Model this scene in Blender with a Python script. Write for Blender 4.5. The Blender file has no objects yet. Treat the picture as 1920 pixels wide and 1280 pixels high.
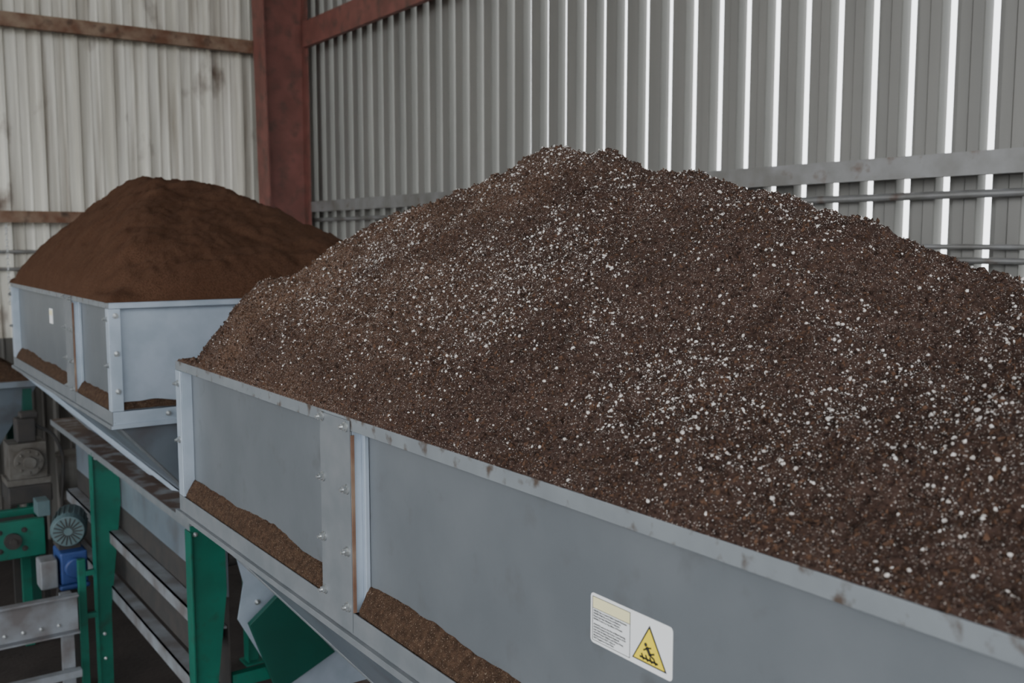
import bpy, math, random
import numpy as np
from mathutils import Vector, Matrix
random.seed(5)
rng=np.random.default_rng(11)
CZ=2.7   # camera height above floor; heights below are given relative to eye level
S=bpy.context.scene
COL=S.collection

# ---------------------------------------------------------------- materials
def mat(name,c1,c2=None,scale=8,rough=.6,metal=0,bump=0,bscale=60,stretch=None,lo=.35,hi=.65,c3=None,s3=3,lo3=.55,hi3=.75,spec=.5,c4=None,s4=1,lo4=.55,hi4=.7,st4=None):
    m=bpy.data.materials.new(name); m.use_nodes=True
    n=m.node_tree.nodes; l=m.node_tree.links; b=n['Principled BSDF']
    b.inputs['Roughness'].default_value=rough; b.inputs['Metallic'].default_value=metal
    b.inputs['Specular IOR Level'].default_value=spec
    tc=n.new('ShaderNodeTexCoord'); mp=n.new('ShaderNodeMapping'); l.new(tc.outputs['Object'],mp.inputs['Vector'])
    if stretch: mp.inputs['Scale'].default_value=stretch
    def noise(s,det=5,src=None):
        t=n.new('ShaderNodeTexNoise'); t.inputs['Scale'].default_value=s; t.inputs['Detail'].default_value=det
        l.new((src or mp).outputs['Vector'],t.inputs['Vector']); return t
    def ramp(t,a,bb):
        r=n.new('ShaderNodeMapRange'); r.inputs['From Min'].default_value=a; r.inputs['From Max'].default_value=bb
        l.new(t.outputs['Fac'],r.inputs['Value']); return r
    def mix(f,a,bb):
        x=n.new('ShaderNodeMix'); x.data_type='RGBA'; l.new(f,x.inputs['Factor'])
        for i,v in ((6,a),(7,bb)):
            if isinstance(v,tuple): x.inputs[i].default_value=(*v,1)
            else: l.new(v,x.inputs[i])
        return x.outputs[2]
    out=None
    if c2:
        out=mix(ramp(noise(scale),lo,hi).outputs[0],c1,c2)
        if c3: out=mix(ramp(noise(s3,8),lo3,hi3).outputs[0],out,c3)
        if c4:
            m4=n.new('ShaderNodeMapping'); l.new(tc.outputs['Object'],m4.inputs['Vector']); m4.inputs['Scale'].default_value=st4 or (1,1,1)
            out=mix(ramp(noise(s4,8,m4),lo4,hi4).outputs[0],out,c4)
        l.new(out,b.inputs['Base Color'])
    else: b.inputs['Base Color'].default_value=(*c1,1)
    if bump:
        bn=n.new('ShaderNodeBump'); bn.inputs['Strength'].default_value=bump; bn.inputs['Distance'].default_value=.01
        t=n.new('ShaderNodeTexNoise'); t.inputs['Scale'].default_value=bscale; t.inputs['Detail'].default_value=6
        l.new(tc.outputs['Object'],t.inputs['Vector']); l.new(t.outputs['Fac'],bn.inputs['Height']); l.new(bn.outputs[0],b.inputs['Normal'])
    return m
M={}
M['panel']=mat('painted_grey_steel',(.125,.140,.154),(.148,.163,.178),5,.42,.25,.03,30,c3=(.11,.118,.126),s3=14,lo3=.6,hi3=.8)
M['galv']=mat('galvanised_steel',(.34,.40,.47),(.41,.47,.55),9,.42,.35,.04,40)
M['strip']=mat('grey_strip',(.145,.16,.173),(.178,.19,.203),12,.5,.2)
M['rim']=mat('rim_steel',(.165,.182,.197),(.195,.215,.23),9,.5,.2,c3=(.07,.05,.038),s3=26,lo3=.56,hi3=.70)
M['dusty']=mat('dusty_steel',(.17,.175,.18),(.075,.045,.032),10,.65,.15,.1,60,lo=.36,hi=.52)
M['funnel']=mat('funnel_blue_grey_steel',(.14,.168,.20),(.18,.21,.245),4,.4,.3,c3=(.11,.105,.11),s3=5,lo3=.5,hi3=.8)
M['green']=mat('green_paint',(.0,.085,.058),(.0,.115,.077),6,.45,c3=(.015,.035,.025),s3=12,lo3=.55,hi3=.8)
M['dgreen']=mat('dark_green_paint',(.0,.048,.034),(.0,.058,.042),6,.5)
M['bolt']=mat('zinc_bolt',(.6,.62,.62),(.4,.42,.43),80,.3,.8)
M['peat']=mat('peat',(.084,.042,.025),(.098,.051,.031),9,1,0,.8,240,c3=(.064,.031,.018),s3=140,lo3=.45,hi3=.65,spec=.1)
M['spill']=mat('spilled_soil',(.05,.030,.020),(.095,.057,.037),60,1,0,1,240,c3=(.32,.26,.2),s3=330,lo3=.62,hi3=.68,spec=.1)
M['perlite']=mat('perlite',(.66,.64,.62),(.38,.34,.31),140,.9,spec=.2)
M['bark']=mat('bark',(.10,.053,.032),(.026,.016,.012),90,.9,spec=.2)
M['backwall']=mat('weathered_cream_metal',(.70,.685,.62),(.50,.48,.42),2.6,.55,.1,.0,20,stretch=(3.4,2.2,.16),lo=.42,hi=.6,c3=(.25,.215,.17),s3=2.8,lo3=.54,hi3=.74,c4=(.14,.10,.075),s4=2.2,lo4=.60,hi4=.74,st4=(1.5,1,.8))
M['lowwall']=mat('dirty_lower_sheeting',(.14,.135,.125),(.08,.072,.065),3,.7,.1,stretch=(3,2,.3))
M['sidewall']=mat('grey_metal_siding',(.175,.172,.162),(.21,.205,.192),3,.5,.2,stretch=(1,1,.2))
M['rib']=mat('daylit_siding_return',(.20,.20,.185),(.26,.26,.24),3,.6,.0,stretch=(1,1,.2))  # paler than the boards: outside light on the returns put into the colour
M['red']=mat('red_primer_steel',(.21,.08,.066),(.15,.058,.047),5,.6,.05,.05,30,c3=(.085,.05,.04),s3=8,lo3=.5)
M['rust']=mat('rusty_girt',(.13,.06,.035),(.24,.17,.12),7,.8,c3=(.05,.03,.02),s3=10)
M['girt']=mat('dusty_galvanised_girt',(.25,.25,.25),(.17,.165,.155),6,.5,.3,stretch=(1,1,1),c3=(.12,.07,.05),s3=10,lo3=.6)
M['floor']=mat('dirty_concrete',(.016,.011,.009),(.03,.022,.019),3,.9,0,.5,30)
M['ground']=mat('gravel_yard',(.30,.28,.25),(.38,.36,.33),3,.9)
M['roof']=mat('roof_metal',(.30,.30,.29),(.25,.25,.24),2,.6)
M['white']=mat('label_white',(.72,.73,.74))
M['yellow']=mat('label_yellow',(.80,.62,.03))
M['pale']=mat('label_pale_yellow',(.74,.69,.42))
M['black']=mat('label_black',(.02,.02,.02))
M['teal']=mat('motor_grey_teal_paint',(.05,.09,.10),(.075,.115,.125),12,.5)
M['grime']=mat('grimy_cast_metal',(.13,.125,.115),(.07,.06,.05),9,.6,.3)
M['blue']=mat('blue_gearbox_paint',(.014,.035,.13),(.02,.048,.17),10,.5)
M['dark']=mat('dark_rubber',(.02,.02,.02),(.035,.03,.027),10,.8)
M['beam']=mat('whitish_channel',(.22,.24,.265),(.12,.11,.11),6,.55,.2)

def soil_mat():
    m=bpy.data.materials.new('perlite_potting_soil'); m.use_nodes=True
    n=m.node_tree.nodes; l=m.node_tree.links; b=n['Principled BSDF']; b.inputs['Roughness'].default_value=1
    b.inputs['Specular IOR Level'].default_value=.1
    tc=n.new('ShaderNodeTexCoord')
    def noise(s,d=6,r=.6):
        t=n.new('ShaderNodeTexNoise'); t.inputs['Scale'].default_value=s; t.inputs['Detail'].default_value=d; t.inputs['Roughness'].default_value=r
        l.new(tc.outputs['Object'],t.inputs['Vector']); return t
    def rng_(sock,a,c):
        r=n.new('ShaderNodeMapRange'); r.inputs['From Min'].default_value=a; r.inputs['From Max'].default_value=c; l.new(sock,r.inputs['Value']); return r.outputs[0]
    def mix(f,a,c):
        x=n.new('ShaderNodeMix'); x.data_type='RGBA'; l.new(f,x.inputs['Factor'])
        for i,v in ((6,a),(7,c)):
            if isinstance(v,tuple): x.inputs[i].default_value=(*v,1)
            else: l.new(v,x.inputs[i])
        return x.outputs[2]
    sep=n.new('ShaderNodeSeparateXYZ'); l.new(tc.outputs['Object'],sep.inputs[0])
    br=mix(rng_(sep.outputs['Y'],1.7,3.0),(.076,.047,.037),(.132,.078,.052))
    big=mix(rng_(noise(3).outputs['Fac'],.42,.66),br,(.058,.035,.027))
    fine=mix(rng_(noise(130).outputs['Fac'],.46,.66),big,(.020,.012,.010))
    f2=mix(rng_(noise(90).outputs['Fac'],.62,.72),fine,(.15,.082,.052))
    def specks(scale,thr,sel,col,base):
        v=n.new('ShaderNodeTexVoronoi'); v.inputs['Scale'].default_value=scale; l.new(tc.outputs['Object'],v.inputs['Vector'])
        lt=n.new('ShaderNodeMath'); lt.operation='LESS_THAN'; lt.inputs[1].default_value=thr; l.new(v.outputs['Distance'],lt.inputs[0])
        sc=n.new('ShaderNodeSeparateColor'); l.new(v.outputs['Color'],sc.inputs[0])
        gt=n.new('ShaderNodeMath'); gt.operation='GREATER_THAN'; gt.inputs[1].default_value=sel; l.new(sc.outputs[0],gt.inputs[0])
        mu=n.new('ShaderNodeMath'); mu.operation='MULTIPLY'; l.new(lt.outputs[0],mu.inputs[0]); l.new(gt.outputs[0],mu.inputs[1])
        return mix(mu.outputs[0],base,col)
    fin=specks(260,.28,.76,(.42,.38,.35),f2)
    fin=specks(420,.30,.74,(.34,.30,.27),fin)
    l.new(fin,b.inputs['Base Color'])
    bn=n.new('ShaderNodeBump'); bn.inputs['Strength'].default_value=1; bn.inputs['Distance'].default_value=.006
    l.new(noise(150,8,.7).outputs['Fac'],bn.inputs['Height']); l.new(bn.outputs[0],b.inputs['Normal'])
    return m
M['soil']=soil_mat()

# ---------------------------------------------------------------- mesh builder
class MB:
    def __init__(s): s.v=[]; s.f=[]
    def add(s,vs,fs):
        o=len(s.v); s.v+= [tuple(v) for v in vs]; s.f+=[tuple(i+o for i in f) for f in fs]
    def box(s,x0,x1,y0,y1,z0,z1):
        z0+=CZ; z1+=CZ
        s.add([(x0,y0,z0),(x1,y0,z0),(x1,y1,z0),(x0,y1,z0),(x0,y0,z1),(x1,y0,z1),(x1,y1,z1),(x0,y1,z1)],
              [(0,3,2,1),(4,5,6,7),(0,1,5,4),(1,2,6,5),(2,3,7,6),(3,0,4,7)])
    def prism(s,pts,off):
        n=len(pts); p=[Vector((a,b,c+CZ)) for a,b,c in pts]; q=[v+Vector(off) for v in p]
        s.add(p+q,[tuple(range(n))[::-1],tuple(range(n,2*n))]+[(i,(i+1)%n,n+(i+1)%n,n+i) for i in range(n)])
    def cyl(s,p0,p1,r,n=12,r1=None):
        a=Vector(p0)+Vector((0,0,CZ)); b=Vector(p1)+Vector((0,0,CZ)); r1=r if r1 is None else r1
        d=(b-a).normalized(); u=d.orthogonal().normalized(); w=d.cross(u)
        vs=[a+(u*math.cos(t)+w*math.sin(t))*r for t in [2*math.pi*i/n for i in range(n)]]
        vs+=[b+(u*math.cos(t)+w*math.sin(t))*r1 for t in [2*math.pi*i/n for i in range(n)]]
        s.add(vs,[tuple(range(n))[::-1],tuple(range(n,2*n))]+[(i,(i+1)%n,n+(i+1)%n,n+i) for i in range(n)])
    def bolt(s,p,d=(-1,0,0),r=.0085):
        p=Vector(p); d=Vector(d)
        s.cyl(p,p+d*.003,r*1.45,14); s.cyl(p+d*.003,p+d*.011,r,6); s.cyl(p+d*.011,p+d*.018,r*.5,8)
    def obj(s,name,m,parent=None,bev=0,smooth=False):
        me=bpy.data.meshes.new(name); me.from_pydata(s.v,[],s.f); me.materials.append(M[m]); me.update()
        o=bpy.data.objects.new(name,me); COL.objects.link(o)
        if parent: o.parent=parent
        if bev:
            b=o.modifiers.new('bevel','BEVEL'); b.width=bev; b.segments=2; b.limit_method='ANGLE'
        if smooth:
            for p in me.polygons: p.use_smooth=True
        return o
def empty(name):
    e=bpy.data.objects.new(name,None); COL.objects.link(e); return e
def tube(name,pts,r,m,parent):
    c=bpy.data.curves.new(name,'CURVE'); c.dimensions='3D'; c.bevel_depth=r; c.bevel_resolution=3
    sp=c.splines.new('BEZIER'); sp.bezier_points.add(len(pts)-1)
    for bp,p in zip(sp.bezier_points,pts):
        bp.co=(p[0],p[1],p[2]+CZ); bp.handle_left_type=bp.handle_right_type='AUTO'
    c.materials.append(M[m]); o=bpy.data.objects.new(name,c); COL.objects.link(o); o.parent=parent; return o

# ---------------------------------------------------------------- noise
TAB=rng.random((256,256))
def vn(x,y):
    xi=np.floor(x).astype(int); yi=np.floor(y).astype(int); fx=x-xi; fy=y-yi
    fx=fx*fx*(3-2*fx); fy=fy*fy*(3-2*fy)
    g=lambda i,j:TAB[(xi+i)%256,(yi+j)%256]
    return (g(0,0)*(1-fx)+g(1,0)*fx)*(1-fy)+(g(0,1)*(1-fx)+g(1,1)*fx)*fy-.5
def fbm(x,y,s,o=4,g=.5):
    r=0;a=1
    for i in range(o):
        r=r+a*vn(x*s+17.3*i,y*s+5.1*i); s*=2.03; a*=g
    return r
def f1(a,b,s,o): return float(fbm(np.array([a]),np.array([b]),s,o)[0])

# ---------------------------------------------------------------- piles
X0,X1=1.0,2.6
NR=-.41; FR=-.255
NY0,NY1=-.45,3.40
FY0,FY1=4.32,6.78
def near_h(x,y):
    xc=1.85; H=np.interp(y,[-.45,.3,.95,1.28,1.58,2.01,2.39,3.4],[.12,.22,.32,.45,.545,.64,.70,.70])
    a=np.where(x<xc,(xc-x)/(xc-X0),(x-xc)/(X1-xc)); a=np.clip(a,0,1)
    b=np.clip((y-2.39)/(NY1-2.39),0,1)
    b2=np.clip((0.2-y)/.65,0,1)
    r=(a**9+b**9+b2**9)**(1/9)
    r=np.sqrt(r*r+.010)-.045*np.clip(1-r,0,1)-.005
    q=.88-.12*np.clip((y-2.3)/.6,0,1)
    h=H*np.clip(1-r,0,1)**q
    h+= .080*np.exp(-(((x-1.24)/.12)**2+((y-3.22)/.11)**2))
    h+= .055*np.exp(-(((x-1.58)/.22)**2+((y-2.95)/.2)**2))
    edge=np.minimum(np.minimum(x-X0,X1-x),np.minimum(NY1-y,y-NY0)); e=np.clip(edge/.12,0,1)
    h+= e*(.05*fbm(x,y,3,3)+.022*fbm(x,y,11,3))+ (.25+.75*e)*(.015*fbm(x,y,40,3,.7))
    h+= .006+.008*fbm(x+9,y,9,2)
    return h
def far_h(x,y):
    xa_,xb_=1.60,1.74; ya,yb=5.62,6.16
    a=np.where(x<xa_,(xa_-x)/(xa_-X0),(x-xb_)/(X1-xb_)); b=np.where(y<ya,(ya-y)/(ya-FY0),(y-yb)/(FY1-yb))
    a=np.clip(a,0,1);b=np.clip(b,0,1)
    r=(a**5+b**5)**(1/5)
    r=np.sqrt(r*r+.012)-.045
    h=.60*np.clip(1-r,0,1)**.78
    edge=np.minimum(np.minimum(x-X0,X1-x),np.minimum(FY1-y,y-FY0)); e=np.clip(edge/.15,0,1)
    h=np.maximum(h,.035*e)
    h+= e*(.06*fbm(x,y,2.5,3)+.03*fbm(x,y,10,3))+.010*fbm(x,y,40,3,.7)+.020+.010*fbm(x,y+3,7,2)
    return h
def raw(name,co,f,k,m,smooth=False):
    me=bpy.data.meshes.new(name); me.vertices.add(len(co)); me.vertices.foreach_set('co',co.ravel())
    me.loops.add(f.size); me.loops.foreach_set('vertex_index',f.ravel().astype(np.int32))
    me.polygons.add(len(f)); me.polygons.foreach_set('loop_start',np.arange(0,f.size,k,dtype=np.int32)); me.polygons.foreach_set('loop_total',np.full(len(f),k,dtype=np.int32))
    me.polygons.foreach_set('use_smooth',np.full(len(f),smooth,dtype=bool))
    me.update(); me.materials.append(M[m]); o=bpy.data.objects.new(name,me); COL.objects.link(o); return o
def pile(name,fn,x0,x1,y0,y1,z,step,m):
    nx=int((x1-x0)/step)+1; ny=int((y1-y0)/step)+1
    gx,gy=np.meshgrid(np.linspace(x0,x1,nx),np.linspace(y0,y1,ny)); h=fn(gx,gy)
    h=np.maximum(h,.003)
    h[0,:]=-.004;h[-1,:]=-.004;h[:,0]=-.004;h[:,-1]=-.004
    co=np.stack([gx,gy,h+z+CZ],-1).reshape(-1,3)
    idx=np.arange(nx*ny).reshape(ny,nx)
    q=np.stack([idx[:-1,:-1],idx[:-1,1:],idx[1:,1:],idx[1:,:-1]],-1).reshape(-1,4)
    return raw(name,co,q,4,m,True)
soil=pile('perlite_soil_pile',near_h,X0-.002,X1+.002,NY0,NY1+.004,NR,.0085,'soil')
peat=pile('peat_pile',far_h,X0-.010,X1+.010,FY0-.010,FY1+.012,FR,.014,'peat')

OCT=(np.array([(1,0,0),(-1,0,0),(0,1,0),(0,-1,0),(0,0,1),(0,0,-1)],float),
     np.array([(0,2,4),(2,1,4),(1,3,4),(3,0,4),(2,0,5),(1,2,5),(3,1,5),(0,3,5)]))
g_=(1+5**.5)/2
ICO=(np.array([(-1,g_,0),(1,g_,0),(-1,-g_,0),(1,-g_,0),(0,-1,g_),(0,1,g_),(0,-1,-g_),(0,1,-g_),(g_,0,-1),(g_,0,1),(-g_,0,-1),(-g_,0,1)],float)/math.sqrt(1+g_*g_),
     np.array([(0,11,5),(0,5,1),(0,1,7),(0,7,10),(0,10,11),(1,5,9),(5,11,4),(11,10,2),(10,7,6),(7,1,8),(3,9,4),(3,4,2),(3,2,6),(3,6,8),(3,8,9),(4,9,5),(2,4,11),(6,2,10),(8,6,7),(9,8,1)]))
def chips(name,pos,size,aspect,m,parent,shape=OCT,smooth=False):
    base,tri=shape; n=len(pos); k=len(base)
    v=base[None]*aspect[:,None,:]*size[:,None,None]*(1+.35*(rng.random((n,k,1))-.5))
    v+= size[:,None,None]*.3*(rng.random((n,k,3))-.5)
    A=rng.normal(size=(n,3,3)); Q,_=np.linalg.qr(A)
    v=np.einsum('nij,nkj->nki',Q,v)+pos[:,None,:]
    co=v.reshape(-1,3); t=(tri[None]+k*np.arange(n)[:,None,None]).reshape(-1,3)
    o=raw(name,co,t,3,m,smooth); o.parent=parent; return o
def scatter(n,dens):
    x=X0+.004+(X1-X0-.01)*rng.random(n)**1.25; y=NY0+(NY1-NY0-.01)*rng.random(n)
    k=rng.random(n)<dens(x,y); x=x[k];y=y[k]
    return np.stack([x,y,np.maximum(near_h(x,y),.002)+NR+CZ],-1)
def dperl(x,y):
    d=.46+.40*fbm(x,y,2.6,3)+.65*fbm(x,y,9,3)
    d*= np.clip((x-X0)/.28,.12,1)                      # sparse beside the rim
    d*= np.where(y>2.6,np.clip(1-(y-2.6)/1.2,.4,1),1)
    d*= np.clip(.7+.45*np.exp(-((x-1.0-(y-1.2)*.45)/.5)**2),.4,1.2)
    return np.clip(d,.03,1)
p=scatter(270000,dperl); sz=.0006+.0009*rng.random(len(p))+.0038*rng.random(len(p))**12
asp=np.stack([np.ones(len(p)),.6+.4*rng.random(len(p)),.5+.4*rng.random(len(p))],-1); bg_=sz>.0019
chips('perlite_fines',p[~bg_],sz[~bg_],asp[~bg_],'perlite',soil)
chips('perlite_granules',p[bg_],sz[bg_],asp[bg_],'perlite',soil,ICO,True)
p=scatter(70000,lambda x,y:np.full(len(x),.8)); sz=.0015+.006*rng.random(len(p))**3
chips('bark_chips',p,sz,np.stack([np.ones(len(p))*1.3,.4+.4*rng.random(len(p)),.25+.3*rng.random(len(p))],-1),'bark',soil)
p=scatter(5000,lambda x,y:np.full(len(x),.8)); sz=.004+.010*rng.random(len(p))**4
chips('soil_crumbs',p,sz,np.stack([np.ones(len(p)),.7+.3*rng.random(len(p)),.6+.3*rng.random(len(p))],-1),'soil',soil,ICO,True)

# ---------------------------------------------------------------- hoppers
R=.036  # recess of collar panels behind posts, rim lip and ledge edge
def ledge_soil(mb,y0,y1,zl):
    ys=np.arange(y0,y1,.012); us=np.linspace(0,1,9); vs=[]
    for y in ys:
        hh=.060+.026*f1(y,zl,3,3)
        for u in us:
            z=hh*(1-.8*u**1.3)+.006*f1(y*3,u*3+zl,12,2)
            vs.append((X0+R-.0005-(R-.004)*u,y,zl+CZ+max(z,.001)))
        vs.append((X0+.003,y,zl+CZ-.001))
    n=len(us)+1; fs=[(i*n+j,i*n+j+1,(i+1)*n+j+1,(i+1)*n+j) for i in range(len(ys)-1) for j in range(n-1)]
    mb.add(vs,fs)
def hopper(y0,y1,zr,joints,fz,fx0,fx1,fy0,fy1,braces):
    e=empty('soil_hopper'); H=.47; zb=zr-H; T=.005
    xa,xb,ya,yb=X0+R,X1-R,y0+R,y1-R
    p=MB(); p.box(xa,xa+T,ya,yb,zb,zr-.003); p.box(xb-T,xb,ya,yb,zb,zr-.003); p.obj('collar_side_panels','panel',e)
    p=MB(); p.box(xa+T,xb-T,ya,ya+T,zb,zr-.003); p.box(xa+T,xb-T,yb-T,yb,zb,zr-.003); p.obj('collar_end_panels','galv',e)
    p=MB()
    p.box(X0,xa+T,y0,y1,zr-.003,zr); p.box(X0-.003,X0,y0-.003,y1+.003,zr-.030,zr)
    p.box(xb-T,X1,y0,y1,zr-.003,zr); p.box(X1,X1+.003,y0-.003,y1+.003,zr-.030,zr)
    p.obj('rim_sides','rim',e,.001)
    p=MB()
    p.box(xa+T,xb-T,y0,ya+T,zr-.003,zr); p.box(X0,X1,y0-.003,y0,zr-.030,zr)
    p.box(xa+T,xb-T,yb-T,y1,zr-.003,zr); p.box(X0,X1,y1,y1+.003,zr-.030,zr)
    p.obj('rim_ends','galv',e,.001)
    p=MB()
    for yy,s in ((y0,1),(y1,-1)):
        for xx,t in ((X0,1),(X1,-1)):
            def b2(a,b,c,d): 
                a,b=sorted((a,b)); c,d=sorted((c,d)); p.box(a,b,c,d,zb+.005,zr-.031)
            b2(xx-t*.004,xx-t*.0,yy-s*.004,yy+s*.048)
            b2(xx,xx+t*.045,yy-s*.004,yy)
            b2(xx,xx+t*R,yy+s*.044,yy+s*.048)
            b2(xx+t*.041,xx+t*.045,yy,yy+s*R)
    p.obj('corner_posts','galv',e,.0015)
    p=MB(); g=MB(); r=MB(); b=MB()
    for yj in joints:
        p.box(X0-.006,X0-.0045,yj,yj+.165,zb-.045,zr-.006)
        p.box(X0-.0045,X0-.001,yj,yj+.165,zb+.005,zr-.031)
        g.box(X0+.001,xa-.001,yj+.002,yj+.005,zb+.002,zr-.031)  # galv tone paints in the light that this return catches
        g.box(xa-.012,xa-.001,yj-.016,yj+.002,zb+.01,zr-.031)
        p.box(X0-.001,xa-.001,yj+.160,yj+.165,zb+.002,zr-.031)
        r.box(X0-.004,X0+.004,yj-.0035,yj-.0005,zb+.005,zr-.04)
        for i,z in enumerate((zr-.016,zr-.165,zr-.315,zr-.450)):
            b.bolt((X0-.006,yj+.150,z)); b.bolt((X0-.006,yj+.020,z-.006))
    for yy in (y0+.024,y1-.024):
        for z in (zr-.075,zr-.27): b.bolt((X0-.004,yy,z))
    for xx in (X0+.024,X1-.024):
        for z in (zr-.06,zr-.22,zr-.38): b.bolt((xx,y0-.004,z),(0,-1,0))
    for k in range(1,7): b.bolt((X0+(X1-X0)*k/7,y0-.004,zb-.022),(0,-1,0))
    p.obj('joint_strips','strip',e); g.obj('joint_lit_flanges','galv',e,.001); r.obj('joint_gaskets','rust',e)
    b.obj('bolts','bolt',e)
    p=MB()
    p.box(X0,xa+T,y0,y1,zb-.008,zb-.001); p.box(xb-T,X1,y0,y1,zb-.008,zb-.001)
    p.box(xa,xb,y0,ya,zb-.008,zb-.001); p.box(xa,xb,yb,y1,zb-.008,zb-.001)
    p.obj('ledge_flange','dusty',e)
    p=MB()
    for q in ((X0-.004,X0,y0-.004,y1+.004),(X1,X1+.004,y0-.004,y1+.004)): p.box(*q,zb-.050,zb+.004)
    p.box(X0-.016,X0-.004,y0-.016,y1+.016,zb-.054,zb-.049); p.box(X0-.016,X0-.012,y0-.016,y1+.016,zb-.066,zb-.052)
    p.obj('ledge_lip_sides','strip',e,.001)
    p=MB(); p.box(X0,X1,y0-.0038,y0-.0002,zb-.050,zb+.0038); p.box(X0,X1,y1,y1+.0038,zb-.050,zb+.0038)
    p.box(X0-.011,X1,y0-.0155,y0-.004,zb-.0535,zb-.049); p.box(X0-.011,X1,y0-.0155,y0-.012,zb-.068,zb-.052)
    p.obj('ledge_lip_ends','galv',e,.001)
    q=MB(); cuts=[y0+.05]
    for yj in sorted(joints):
        if yj>y0+.1: cuts+=[yj-.004,yj+.167]
        else: cuts=[yj+.167]
    cuts.append(y1-.05)
    for i in range(0,len(cuts),2): ledge_soil(q,cuts[i],cuts[i+1],zb)
    q.obj('spilled_soil_side','spill',e,smooth=True)
    q=MB(); vs=[]; xs=np.arange(X0+.045,X1-.045,.014)
    for x in xs:
        hh=.035+.05*f1(x,3.3+zb,4,3)
        for u in np.linspace(0,1,7): vs.append((x,ya-.0005-(R-.004)*u,zb+CZ+max(.001,hh*(1-.75*u))))
    q.add(vs,[(i*7+j,(i+1)*7+j,(i+1)*7+j+1,i*7+j+1) for i in range(len(xs)-1) for j in range(6)]); q.obj('spilled_soil_end','spill',e,smooth=True)
    t=zb-.04; A=[(X0+.004,y0+.004,t),(X1-.004,y0+.004,t),(X1-.004,y1-.004,t),(X0+.004,y1-.004,t)]
    B=[(fx0,fy0,fz),(fx1,fy0,fz),(fx1,fy1,fz),(fx0,fy1,fz)]
    q=MB(); q.add([(a,b_,c+CZ) for a,b_,c in A+B],[(i,(i+1)%4,4+(i+1)%4,4+i) for i in range(4)])
    o=q.obj('funnel',('funnel'),e); so=o.modifiers.new('s','SOLIDIFY'); so.thickness=.005
    q=MB()
    for i in range(4): q.cyl(A[i],B[i],.009,6)
    q.obj('funnel_corner_seams','strip',e)
    q=MB()
    def on(u,v):
        a=Vector(A[0]).lerp(Vector(A[3]),u); b_=Vector(B[0]).lerp(Vector(B[3]),u); return a.lerp(b_,v)
    if braces:
        for u0,u1 in ((.85,.12),(.93,.30)):
            a,b_=on(u0,.04),on(u1,.95); w=Vector((0,.05,0)); off=Vector((-.008,0,-.006))
            q.prism([tuple(a+off),tuple(b_+off),tuple(b_+off+w),tuple(a+off+w)],(-.014,0,-.010))
        q.obj('funnel_braces','galv',e)
    return e
hn=hopper(NY0,NY1,NR,[2.055,-.3],-1.42,1.40,2.2,.1,2.65,False)
hf=hopper(FY0,FY1,FR,[5.02],-1.22,1.41,2.2,4.45,6.6,True)

# feeder frames under the hoppers
def feeder(e,y0,y1,xr,zt,legs,floorz=-2.7):
    p=MB(); p.box(xr-.045,xr+.12,y0,y1,zt-.012,zt); p.box(2.2,2.26,y0,y1,zt-.012,zt); p.obj('feeder_top_flange','dusty',e)
    p=MB(); p.box(xr-.049,xr-.045,y0,y1,zt-.035,zt); p.obj('feeder_top_lip','strip',e)
    p=MB(); p.box(xr+.105,xr+.113,y0,y1,zt-.36,zt-.012); p.box(2.2,2.208,y0,y1,zt-.36,zt-.012); p.obj('feeder_side_plates','funnel',e)
    p=MB(); p.box(xr+.12,2.19,y0+.02,y1-.02,zt-.20,zt-.16); p.cyl((xr+.12,y0+.06,zt-.18),(2.19,y0+.06,zt-.18),.06,20); p.obj('feeder_belt','dark',e)
    p=MB(); p.box(xr+.03,xr+.10,y0,y1,zt-.50,zt-.49);p.box(xr+.03,xr+.036,y0,y1,zt-.56,zt-.49)
    p.box(xr+.03,xr+.10,y0,y1,zt-.83,zt-.82); p.box(xr+.03,xr+.036,y0,y1,zt-.90,zt-.82); p.obj('lower_rails','beam',e)
    p=MB(); p.box(xr+.105,xr+.112,y0,y1,zt-.80,zt-.36); p.obj('rail_web','dark',e)
    p=MB()
    for ly in legs:
        for lx in (xr-.05,2.14):
            p.prism([(lx,ly,zt-.013),(lx+.145,ly,zt-.013),(lx+.15,ly,zt-.32),(lx+.075,ly,zt-.95),(lx+.07,ly,floorz),(lx,ly,floorz)],(0,.010,0))
            p.box(lx-.006,lx,ly-.02,ly+.06,floorz,zt-.036)
            p.box(lx-.03,lx+.10,ly-.05,ly+.08,floorz,floorz+.012)
        p.box(xr+.12,2.16,ly+.011,ly+.05,zt-.78,zt-.72)
    p.obj('green_legs','green',e)
    p=MB()
    for ly in legs:
        for dx,dz in ((.02,-.05),(.12,-.05),(.03,-1.1),(.03,-1.25)): p.bolt((xr-.05+dx,ly,zt+dz),(0,-1,0),.007)
    p.obj('leg_bolts','bolt',e)
feeder(hf,4.15,7.15,1.30,-1.20,(4.135,5.95))
feeder(hn,-.3,2.75,1.33,-1.40,(0.2,2.2))
# discharge guard plates at near end of the far feeder
p=MB(); p.prism([(1.40,4.12,-1.21),(2.2,4.12,-1.21),(2.2,4.12,-2.3),(1.75,4.12,-2.25),(1.44,4.12,-1.66),(1.47,4.12,-1.5)],(0,.008,0)); p.obj('discharge_guard','galv',hf)
p=MB()
for q in ((1.44,-1.27),(1.50,-1.44),(1.53,-1.60),(1.6,-1.3),(1.8,-1.8)): p.bolt((q[0],4.12,q[1]),(0,-1,0),.009)
p.obj('guard_bolts','bolt',hf)
p=MB(); p.prism([(1.46,4.03,-1.66),(1.60,4.03,-1.55),(1.86,4.03,-1.88),(1.58,4.03,-2.0)],(0,.03,0)); p.obj('green_deflector','dgreen',hf,.003)

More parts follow.
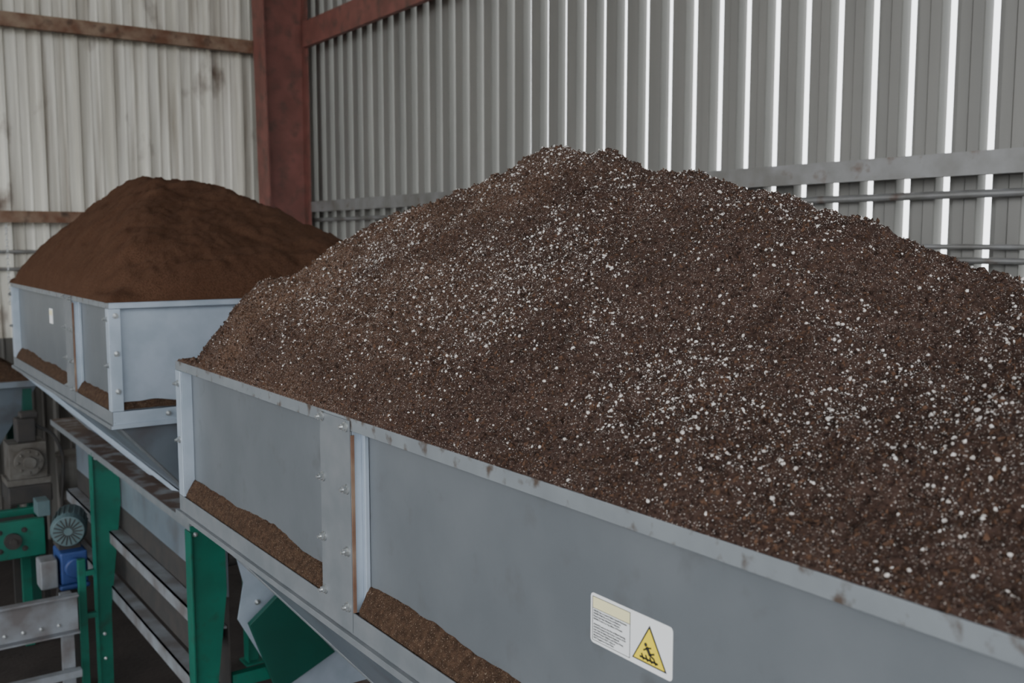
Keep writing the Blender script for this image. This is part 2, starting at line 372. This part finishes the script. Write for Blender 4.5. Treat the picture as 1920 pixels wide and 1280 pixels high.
# ---------------------------------------------------------------- warning label
e=empty('warning_label'); LX=X0+R-.0002; K=1.036; LY=1.233; LZ=-.586
def flat(name,pts,m,lift):
    q=MB(); pp=[(LX-lift,LY-a*K,LZ-b*K) for a,b in pts]; q.prism(pp[::-1],(-.0004,0,0)); return q.obj(name,m,e)
W,Hh=.187,.083
def rrect(x0,y0,x1,y1,r,k=5):
    o=[]
    for cx,cy,a0 in ((x1-r,y0+r,-90),(x1-r,y1-r,0),(x0+r,y1-r,90),(x0+r,y0+r,180)):
        for i in range(k+1):
            t=math.radians(a0+90*i/k); o.append((cx+r*math.cos(t),cy+r*math.sin(t)))
    return o
flat('backing',rrect(0,0,W,Hh,.007),'white',0)
flat('header',[(.006,.006),(.094,.006),(.094,.024),(.006,.024)],'pale',.0005)
for nm,r in (('rule_top',(.005,.005,.095,.0056)),('rule_mid',(.005,.024,.095,.0246)),('rule_v',(.0945,.005,.0951,.078)),('rule_bottom',(.005,.0775,.095,.0781)),('rule_left',(.005,.005,.0056,.078))):
    flat(nm,[(r[0],r[1]),(r[2],r[1]),(r[2],r[3]),(r[0],r[3])],'black',.0009)
flat('triangle_border',[(.138,.012),(.176,.074),(.100,.074)],'black',.0005)
flat('triangle',[(.138,.0175),(.1715,.0715),(.1045,.0715)],'yellow',.001)
def circ(cx,cy,r,k=12): return [(cx+r*math.cos(2*math.pi*i/k),cy+r*math.sin(2*math.pi*i/k)) for i in range(k)]
def bar(a,b,w):
    d=(Vector(b)-Vector(a)).normalized(); n=Vector((-d.y,d.x))*w/2; a=Vector(a);b=Vector(b); return [tuple(a-n),tuple(b-n),tuple(b+n),tuple(a+n)]
flat('figure_head',circ(.131,.044,.0032),'black',.0015)
for i,(a,b,w) in enumerate((((.133,.047),(.141,.058),.006),((.140,.057),(.150,.053),.003),((.140,.058),(.150,.061),.003),((.134,.049),(.126,.054),.0025),((.135,.048),(.143,.046),.0025),((.118,.066),(.158,.066),.003),((.122,.060),(.127,.069),.003),((.131,.060),(.136,.069),.003),((.140,.061),(.145,.069),.003),((.149,.061),(.154,.069),.003))):
    flat('figure_%d'%i,bar(a,b,w),'black',.0015)
def text(s,a,b,size,m='black'):
    c=bpy.data.curves.new('lettering','FONT'); c.body=s; c.size=size; c.extrude=.0001; c.offset=.00006; c.materials.append(M[m])
    o=bpy.data.objects.new('lettering',c); COL.objects.link(o); o.parent=e
    o.location=(LX-.0012,LY-a*K,LZ-b*K+CZ); o.rotation_euler=(math.pi/2,0,-math.pi/2); return o
for i,s in enumerate(["NEVER Use or Leave if Safety Guards Removed.","NEVER Walk Up or Down on Platform.","Never Use Near Members or Electric.","NEVER Crawl in or Any Mixer in Process.","","ALWAYS Leave to Any Part of Mixer Running.","ALWAYS Switch if Any Further Contact of the","Unit Until All Safety Guards Replaced.","ALWAYS Keep Children and Others Away.","Machine Parts is NOT a Step or","NOT Support or Carry Them."]):
    if s: text(s,.008,.0295+.0045*i,.0042)
p=MB(); p.box(X0+R-.0015,X0+R-.0003,5.70,5.79,-.445,-.365); p.obj('small_sticker','white',hf)
p=MB(); p.box(X0+R-.0022,X0+R-.0016,5.71,5.78,-.40,-.375); p.obj('small_sticker_print','pale',hf)

# ---------------------------------------------------------------- building
XW,YW=4.2,9.6; ZT=4.3; ZF=-2.7
p=MB(); p.box(-7,XW+.1,-6,YW+.1,ZF-.1,ZF); p.obj('floor','floor')
p=MB(); p.box(-80,80,-80,80,ZF-.2,ZF-.101); p.obj('ground','ground')  # outdoor ground, added to cut sky light coming from below
p=MB(); p.box(-7,XW+.2,-3.5,YW+.2,ZT,ZT+.1); p.obj('unseen_roof','roof')  # unseen roof, added to block the sky overhead
def extr(name,prof,m,z0=ZF,z1=ZT):
    mb=MB(); vs=[]
    for x,y in prof: vs+= [(x,y,z0+CZ),(x,y,z1+CZ)]
    mb.add(vs,[(2*i,2*i+2,2*i+3,2*i+1) for i in range(len(prof)-1)]); return mb.obj(name,m)
prof=[]; x=-7.0
while x<XW:
    prof+=[(x,YW),(x+.018,YW-.038),(x+.042,YW-.038),(x+.060,YW),(x+.13,YW),(x+.138,YW-.010),(x+.150,YW-.010),(x+.158,YW),(x+.212,YW),(x+.220,YW-.010),(x+.232,YW-.010),(x+.240,YW)]; x+=.3
prof.append((XW,YW)); extr('wall_back',prof,'backwall')
extr('trim_lower_sheeting',[(a_,b_-.045) for a_,b_ in prof if a_<3.5],'lowwall',ZF,-.85)
p=MB(); p.box(-7,XW,YW+.02,YW+.06,ZF,ZT); p.obj('trim_back_sheathing','backwall')
w=empty('wall_right'); a=MB(); b=MB(); P=.2; y=-4.0
while y<YW-.05:
    z0,z1=ZF,ZT
    a.box(XW,XW+.004,y,y+.052,z0,z1); a.prism([(XW,y+.052,z0),(XW+.012,y+.060,z0),(XW+.012,y+.064,z0),(XW+.004,y+.056,z0)],(0,0,z1-z0))
    a.box(XW+.010,XW+.014,y+.060,y+.110,z0,z1)
    b.box(XW+.004,XW+.07,y-.003,y+.0,z0,z1)
    a.box(XW+.010,XW+.07,y+.110,y+.113,z0,z1)
    a.box(XW+.066,XW+.07,y+.113,y+.165,z0,z1)
    y+=P
a.obj('siding_boards','sidewall',w); b.obj('siding_returns','rib',w)
g=empty('wall_girt')
p=MB(); p.box(XW-.16,XW-.002,-4,YW-.05,.368,.375); p.box(XW-.16,XW-.152,-4,YW-.05,.283,.368); p.box(XW-.16,XW-.12,-4,YW-.05,.275,.283); p.obj('side_girt','girt',g)
g2=empty('wall_girt'); p=MB(); p.box(XW-.20,XW-.002,-4,YW-.45,2.08,2.09); p.box(XW-.20,XW-.19,-4,YW-.45,1.86,2.08); p.box(XW-.2,XW-.15,-4,YW-.45,1.85,1.86); p.obj('upper_side_girt','red',g2)
g3=empty('wall_girt'); p=MB(); p.box(-7,3.6,YW-.2,YW-.039,1.90,1.91); p.box(-7,3.6,YW-.2,YW-.19,1.79,1.90); p.box(-7,3.6,YW-.19,YW-.14,1.79,1.798); p.obj('upper_back_girt','rust',g3)
g4=empty('wall_girt'); p=MB(); p.box(-7,3.6,YW-.2,YW-.039,.24,.25); p.box(-7,3.6,YW-.2,YW-.19,.15,.24); p.obj('lower_back_girt','rust',g4)
g5=empty('conduit_pipe'); p=MB(); p.cyl((XW-.05,-4,.20),(XW-.05,YW-.1,.20),.018,12); p.cyl((XW-.04,-4,-.03),(XW-.04,YW-.1,-.03),.012,10); p.cyl((XW-.04,-4,-.09),(XW-.04,YW-.1,-.09),.014,10); p.obj('pipes','girt',g5)
g6=empty('conduit_pipe'); p=MB()
for z in (-.1,-.25): p.cyl((-7,YW-.06,z),(3.5,YW-.06,z),.015,10)
p.obj('pipes','girt',g6)
c=empty('steel_column'); p=MB()
p.prism([(3.66,9.12,ZF),(3.56,9.12,ZT),(3.575,9.12,ZT),(3.675,9.12,ZF)],(0,.27,0)); p.prism([(4.03,9.12,ZF),(4.03,9.12,ZT),(4.045,9.12,ZT),(4.045,9.12,ZF)],(0,.27,0))
p.prism([(3.67,9.25,ZF),(3.57,9.25,ZT),(4.03,9.25,ZT),(4.03,9.25,ZF)],(0,.01,0)); p.obj('i_section','red',c)

ch=empty('hanging_chain')
for i in range(26):
    bpy.ops.mesh.primitive_torus_add(major_radius=.016,minor_radius=.004,major_segments=12,minor_segments=6,location=(1.36,9.3,CZ+.12-i*.026),rotation=(math.pi/2,0,0 if i%2 else math.pi/2))
    o=bpy.context.object; o.scale=(.7,1,1); o.name='link_%d'%i; o.data.materials.append(M['bolt']); o.parent=ch

# ---------------------------------------------------------------- equipment at far left
e=empty('small_feed_hopper')
q=MB(); A=[(.15,7.65,-1.0),(1.28,7.65,-1.0),(1.28,8.6,-1.0),(.15,8.6,-1.0)]; B=[(.5,7.9,-1.62),(.95,7.9,-1.62),(.95,8.3,-1.62),(.5,8.3,-1.62)]
q.add([(a_,b_,c_+CZ) for a_,b_,c_ in A+B],[(i,(i+1)%4,4+(i+1)%4,4+i) for i in range(4)]); q.box(.12,1.31,7.62,7.65,-1.03,-.99); q.box(1.28,1.31,7.65,8.6,-1.03,-.99); q.obj('funnel','funnel',e)
q=MB(); vs=[];n=24
for i in range(n+1):
    for j in range(n+1):
        xx=.15+1.13*i/n; yy=7.65+.95*j/n; a_=abs(2*i/n-1); b_=abs(2*j/n-1)
        vs.append((xx,yy,CZ-1.01+.34*max(0,1-max(a_,b_))**.8+.02*f1(xx,yy,9,2)))
q.add(vs,[(i*(n+1)+j,(i+1)*(n+1)+j,(i+1)*(n+1)+j+1,i*(n+1)+j+1) for i in range(n) for j in range(n)]); q.obj('soil','spill',e,smooth=True)
q=MB()
for x,y in ((.2,7.7),(1.2,7.7),(.2,8.5),(1.2,8.5)): q.box(x-.03,x+.03,y-.03,y+.03,-2.7,-1.02)
q.obj('legs','dgreen',e)
e=empty('belt_conveyor')
q=MB(); q.box(.2,1.12,6.75,6.8,-2.00,-1.76); q.box(.2,1.12,7.05,7.1,-2.00,-1.76); q.box(.2,.25,6.8,7.05,-2.0,-1.76)
for x,y in ((.3,6.77),(1.05,7.08),(.3,7.08)): q.box(x-.03,x+.03,y-.02,y+.02,-2.7,-2.0)
q.obj('green_frame','green',e,.004)
q=MB(); q.box(.22,1.10,6.81,7.04,-1.84,-1.80); q.cyl((1.05,6.81,-1.88),(1.05,7.04,-1.88),.06,20); q.obj('belt','dark',e)
q=MB(); q.cyl((.93,6.75,-1.88),(.93,6.72,-1.88),.05,20); q.cyl((.93,6.72,-1.88),(.93,6.70,-1.88),.02,12)
for dx,dz in ((.07,.06),(-.07,.06),(.07,-.06),(-.07,-.06)): q.bolt((.93+dx,6.75,-1.88+dz),(0,-1,0),.012)
q.obj('bearing','dark',e)
e=empty('gear_reducer')
q=MB(); q.box(1.00,1.23,7.22,7.44,-1.60,-1.36); q.box(.98,1.25,7.2,7.46,-1.64,-1.60); q.cyl((1.115,7.22,-1.48),(1.115,7.17,-1.48),.09,24); q.cyl((1.115,7.17,-1.48),(1.115,7.14,-1.48),.04,16)
for k in range(8):
    t=k*math.pi/4; q.bolt((1.115+.07*math.cos(t),7.17,-1.48+.07*math.sin(t)),(0,-1,0),.008)
q.obj('housing','grime',e,.006)
q=MB(); q.box(1.06,1.18,7.26,7.40,-1.36,-1.20); q.box(1.09,1.20,7.27,7.38,-1.20,-1.16); q.obj('motor_block','dark',e,.01)
q=MB(); q.box(.98,1.25,7.17,7.47,-1.76,-1.64); q.obj('mount','dark',e,.01)
q=MB(); q.box(1.0,1.04,7.25,7.29,-2.7,-1.76); q.box(1.18,1.22,7.25,7.29,-2.7,-1.76); q.obj('stand','dark',e)
tube('cable',[(1.18,7.3,-1.25),(1.30,7.28,-1.35),(1.31,7.2,-1.8),(1.25,7.1,-2.3),(1.2,7.1,-2.69)],.012,'dark',e)
e=empty('electric_motor')
c0=Vector((1.15,6.16,-1.70)); ax=Vector((-.25,-1,0)).normalized()
q=MB(); q.cyl(c0,c0-ax*.24,.092,28)
for k in range(20):
    t=2*math.pi*k/20; u=ax.cross(Vector((0,0,1))); d=u*math.cos(t)+Vector((0,0,1))*math.sin(t)
    q.cyl(c0+d*.095-ax*.03,c0+d*.095-ax*.22,.006,4)
q.cyl(c0,c0+ax*.05,.102,28,.088); q.cyl(c0-ax*.24,c0-ax*.28,.092,28,.06); q.box(1.00,1.07,6.24,6.37,-1.62,-1.53)
q.obj('body','teal',e,.003)
q=MB(); u=ax.cross(Vector((0,0,1)))
for k in range(18):
    t=2*math.pi*k/18; d=u*math.cos(t)+Vector((0,0,1))*math.sin(t); q.cyl(c0+ax*.052+d*.025,c0+ax*.052+d*.08,.004,4)
q.obj('fan_grille','dark',e)
q=MB(); q.cyl(c0+ax*.05,c0+ax*.056,.022,16); q.obj('nameplate_boss','teal',e)
q=MB(); q.box(1.1,1.22,6.2,6.38,-1.83,-1.79); q.obj('foot','dark',e)
e=empty('blue_gearbox')
q=MB(); q.box(1.09,1.24,6.12,6.34,-2.02,-1.83); q.cyl((1.165,6.12,-1.92),(1.165,6.08,-1.92),.06,20); q.box(1.08,1.245,6.1,6.36,-2.05,-2.02); q.obj('housing','blue',e,.01)
q=MB(); q.box(.98,1.075,6.12,6.26,-2.03,-1.86); q.obj('junction_box','beam',e,.008)
q=MB(); q.box(1.14,1.2,6.2,6.26,-2.7,-2.05); q.obj('stand','dark',e)
e=empty('steel_drum')
q=MB(); q.cyl((1.46,7.5,-1.84),(1.46,7.5,-1.52),.11,24,.12); q.cyl((1.46,7.5,-1.53),(1.46,7.5,-1.51),.13,24); q.cyl((1.46,7.5,-2.7),(1.46,7.5,-1.84),.03,10); q.obj('drum','grime',e)
e=empty('steel_channel')
q=MB(); q.box(.1,1.10,5.75,5.76,-2.16,-1.96); q.box(.1,1.10,5.70,5.75,-2.17,-2.16); q.box(.1,1.10,5.70,5.75,-1.96,-1.95)
for x in (.2,1.05): q.box(x-.03,x+.03,5.77,5.83,-2.7,-1.96)
q.box(.1,1.10,5.70,5.75,-2.42,-2.38)
q.obj('channel','beam',e)
q=MB()
for i in range(9): q.bolt((.28+.09*i,5.75,-2.12),(0,-1,0),.007)
q.obj('channel_bolts','bolt',e)
e=empty('green_frame_stand')
q=MB()
q.box(1.13,1.17,5.84,5.88,-2.7,-1.80)
for z in (-1.90,-2.15): q.box(1.17,1.22,5.84,5.87,z,z+.03)
q.obj('frame','green',e,.003)

# ---------------------------------------------------------------- camera & light
cam=bpy.data.cameras.new('camera'); co=bpy.data.objects.new('camera',cam); COL.objects.link(co); S.camera=co
co.location=(0,0,CZ); co.rotation_euler=(math.radians(90-5.86),0,math.radians(-35.3)); cam.lens=34.7; cam.sensor_width=36
cam.dof.use_dof=True; cam.dof.focus_distance=2.3; cam.dof.aperture_fstop=5.0
wd=bpy.data.worlds.new('overcast_sky'); S.world=wd; wd.use_nodes=True
bg=wd.node_tree.nodes['Background']; bg.inputs[0].default_value=(.94,.97,1,1); bg.inputs[1].default_value=4.0
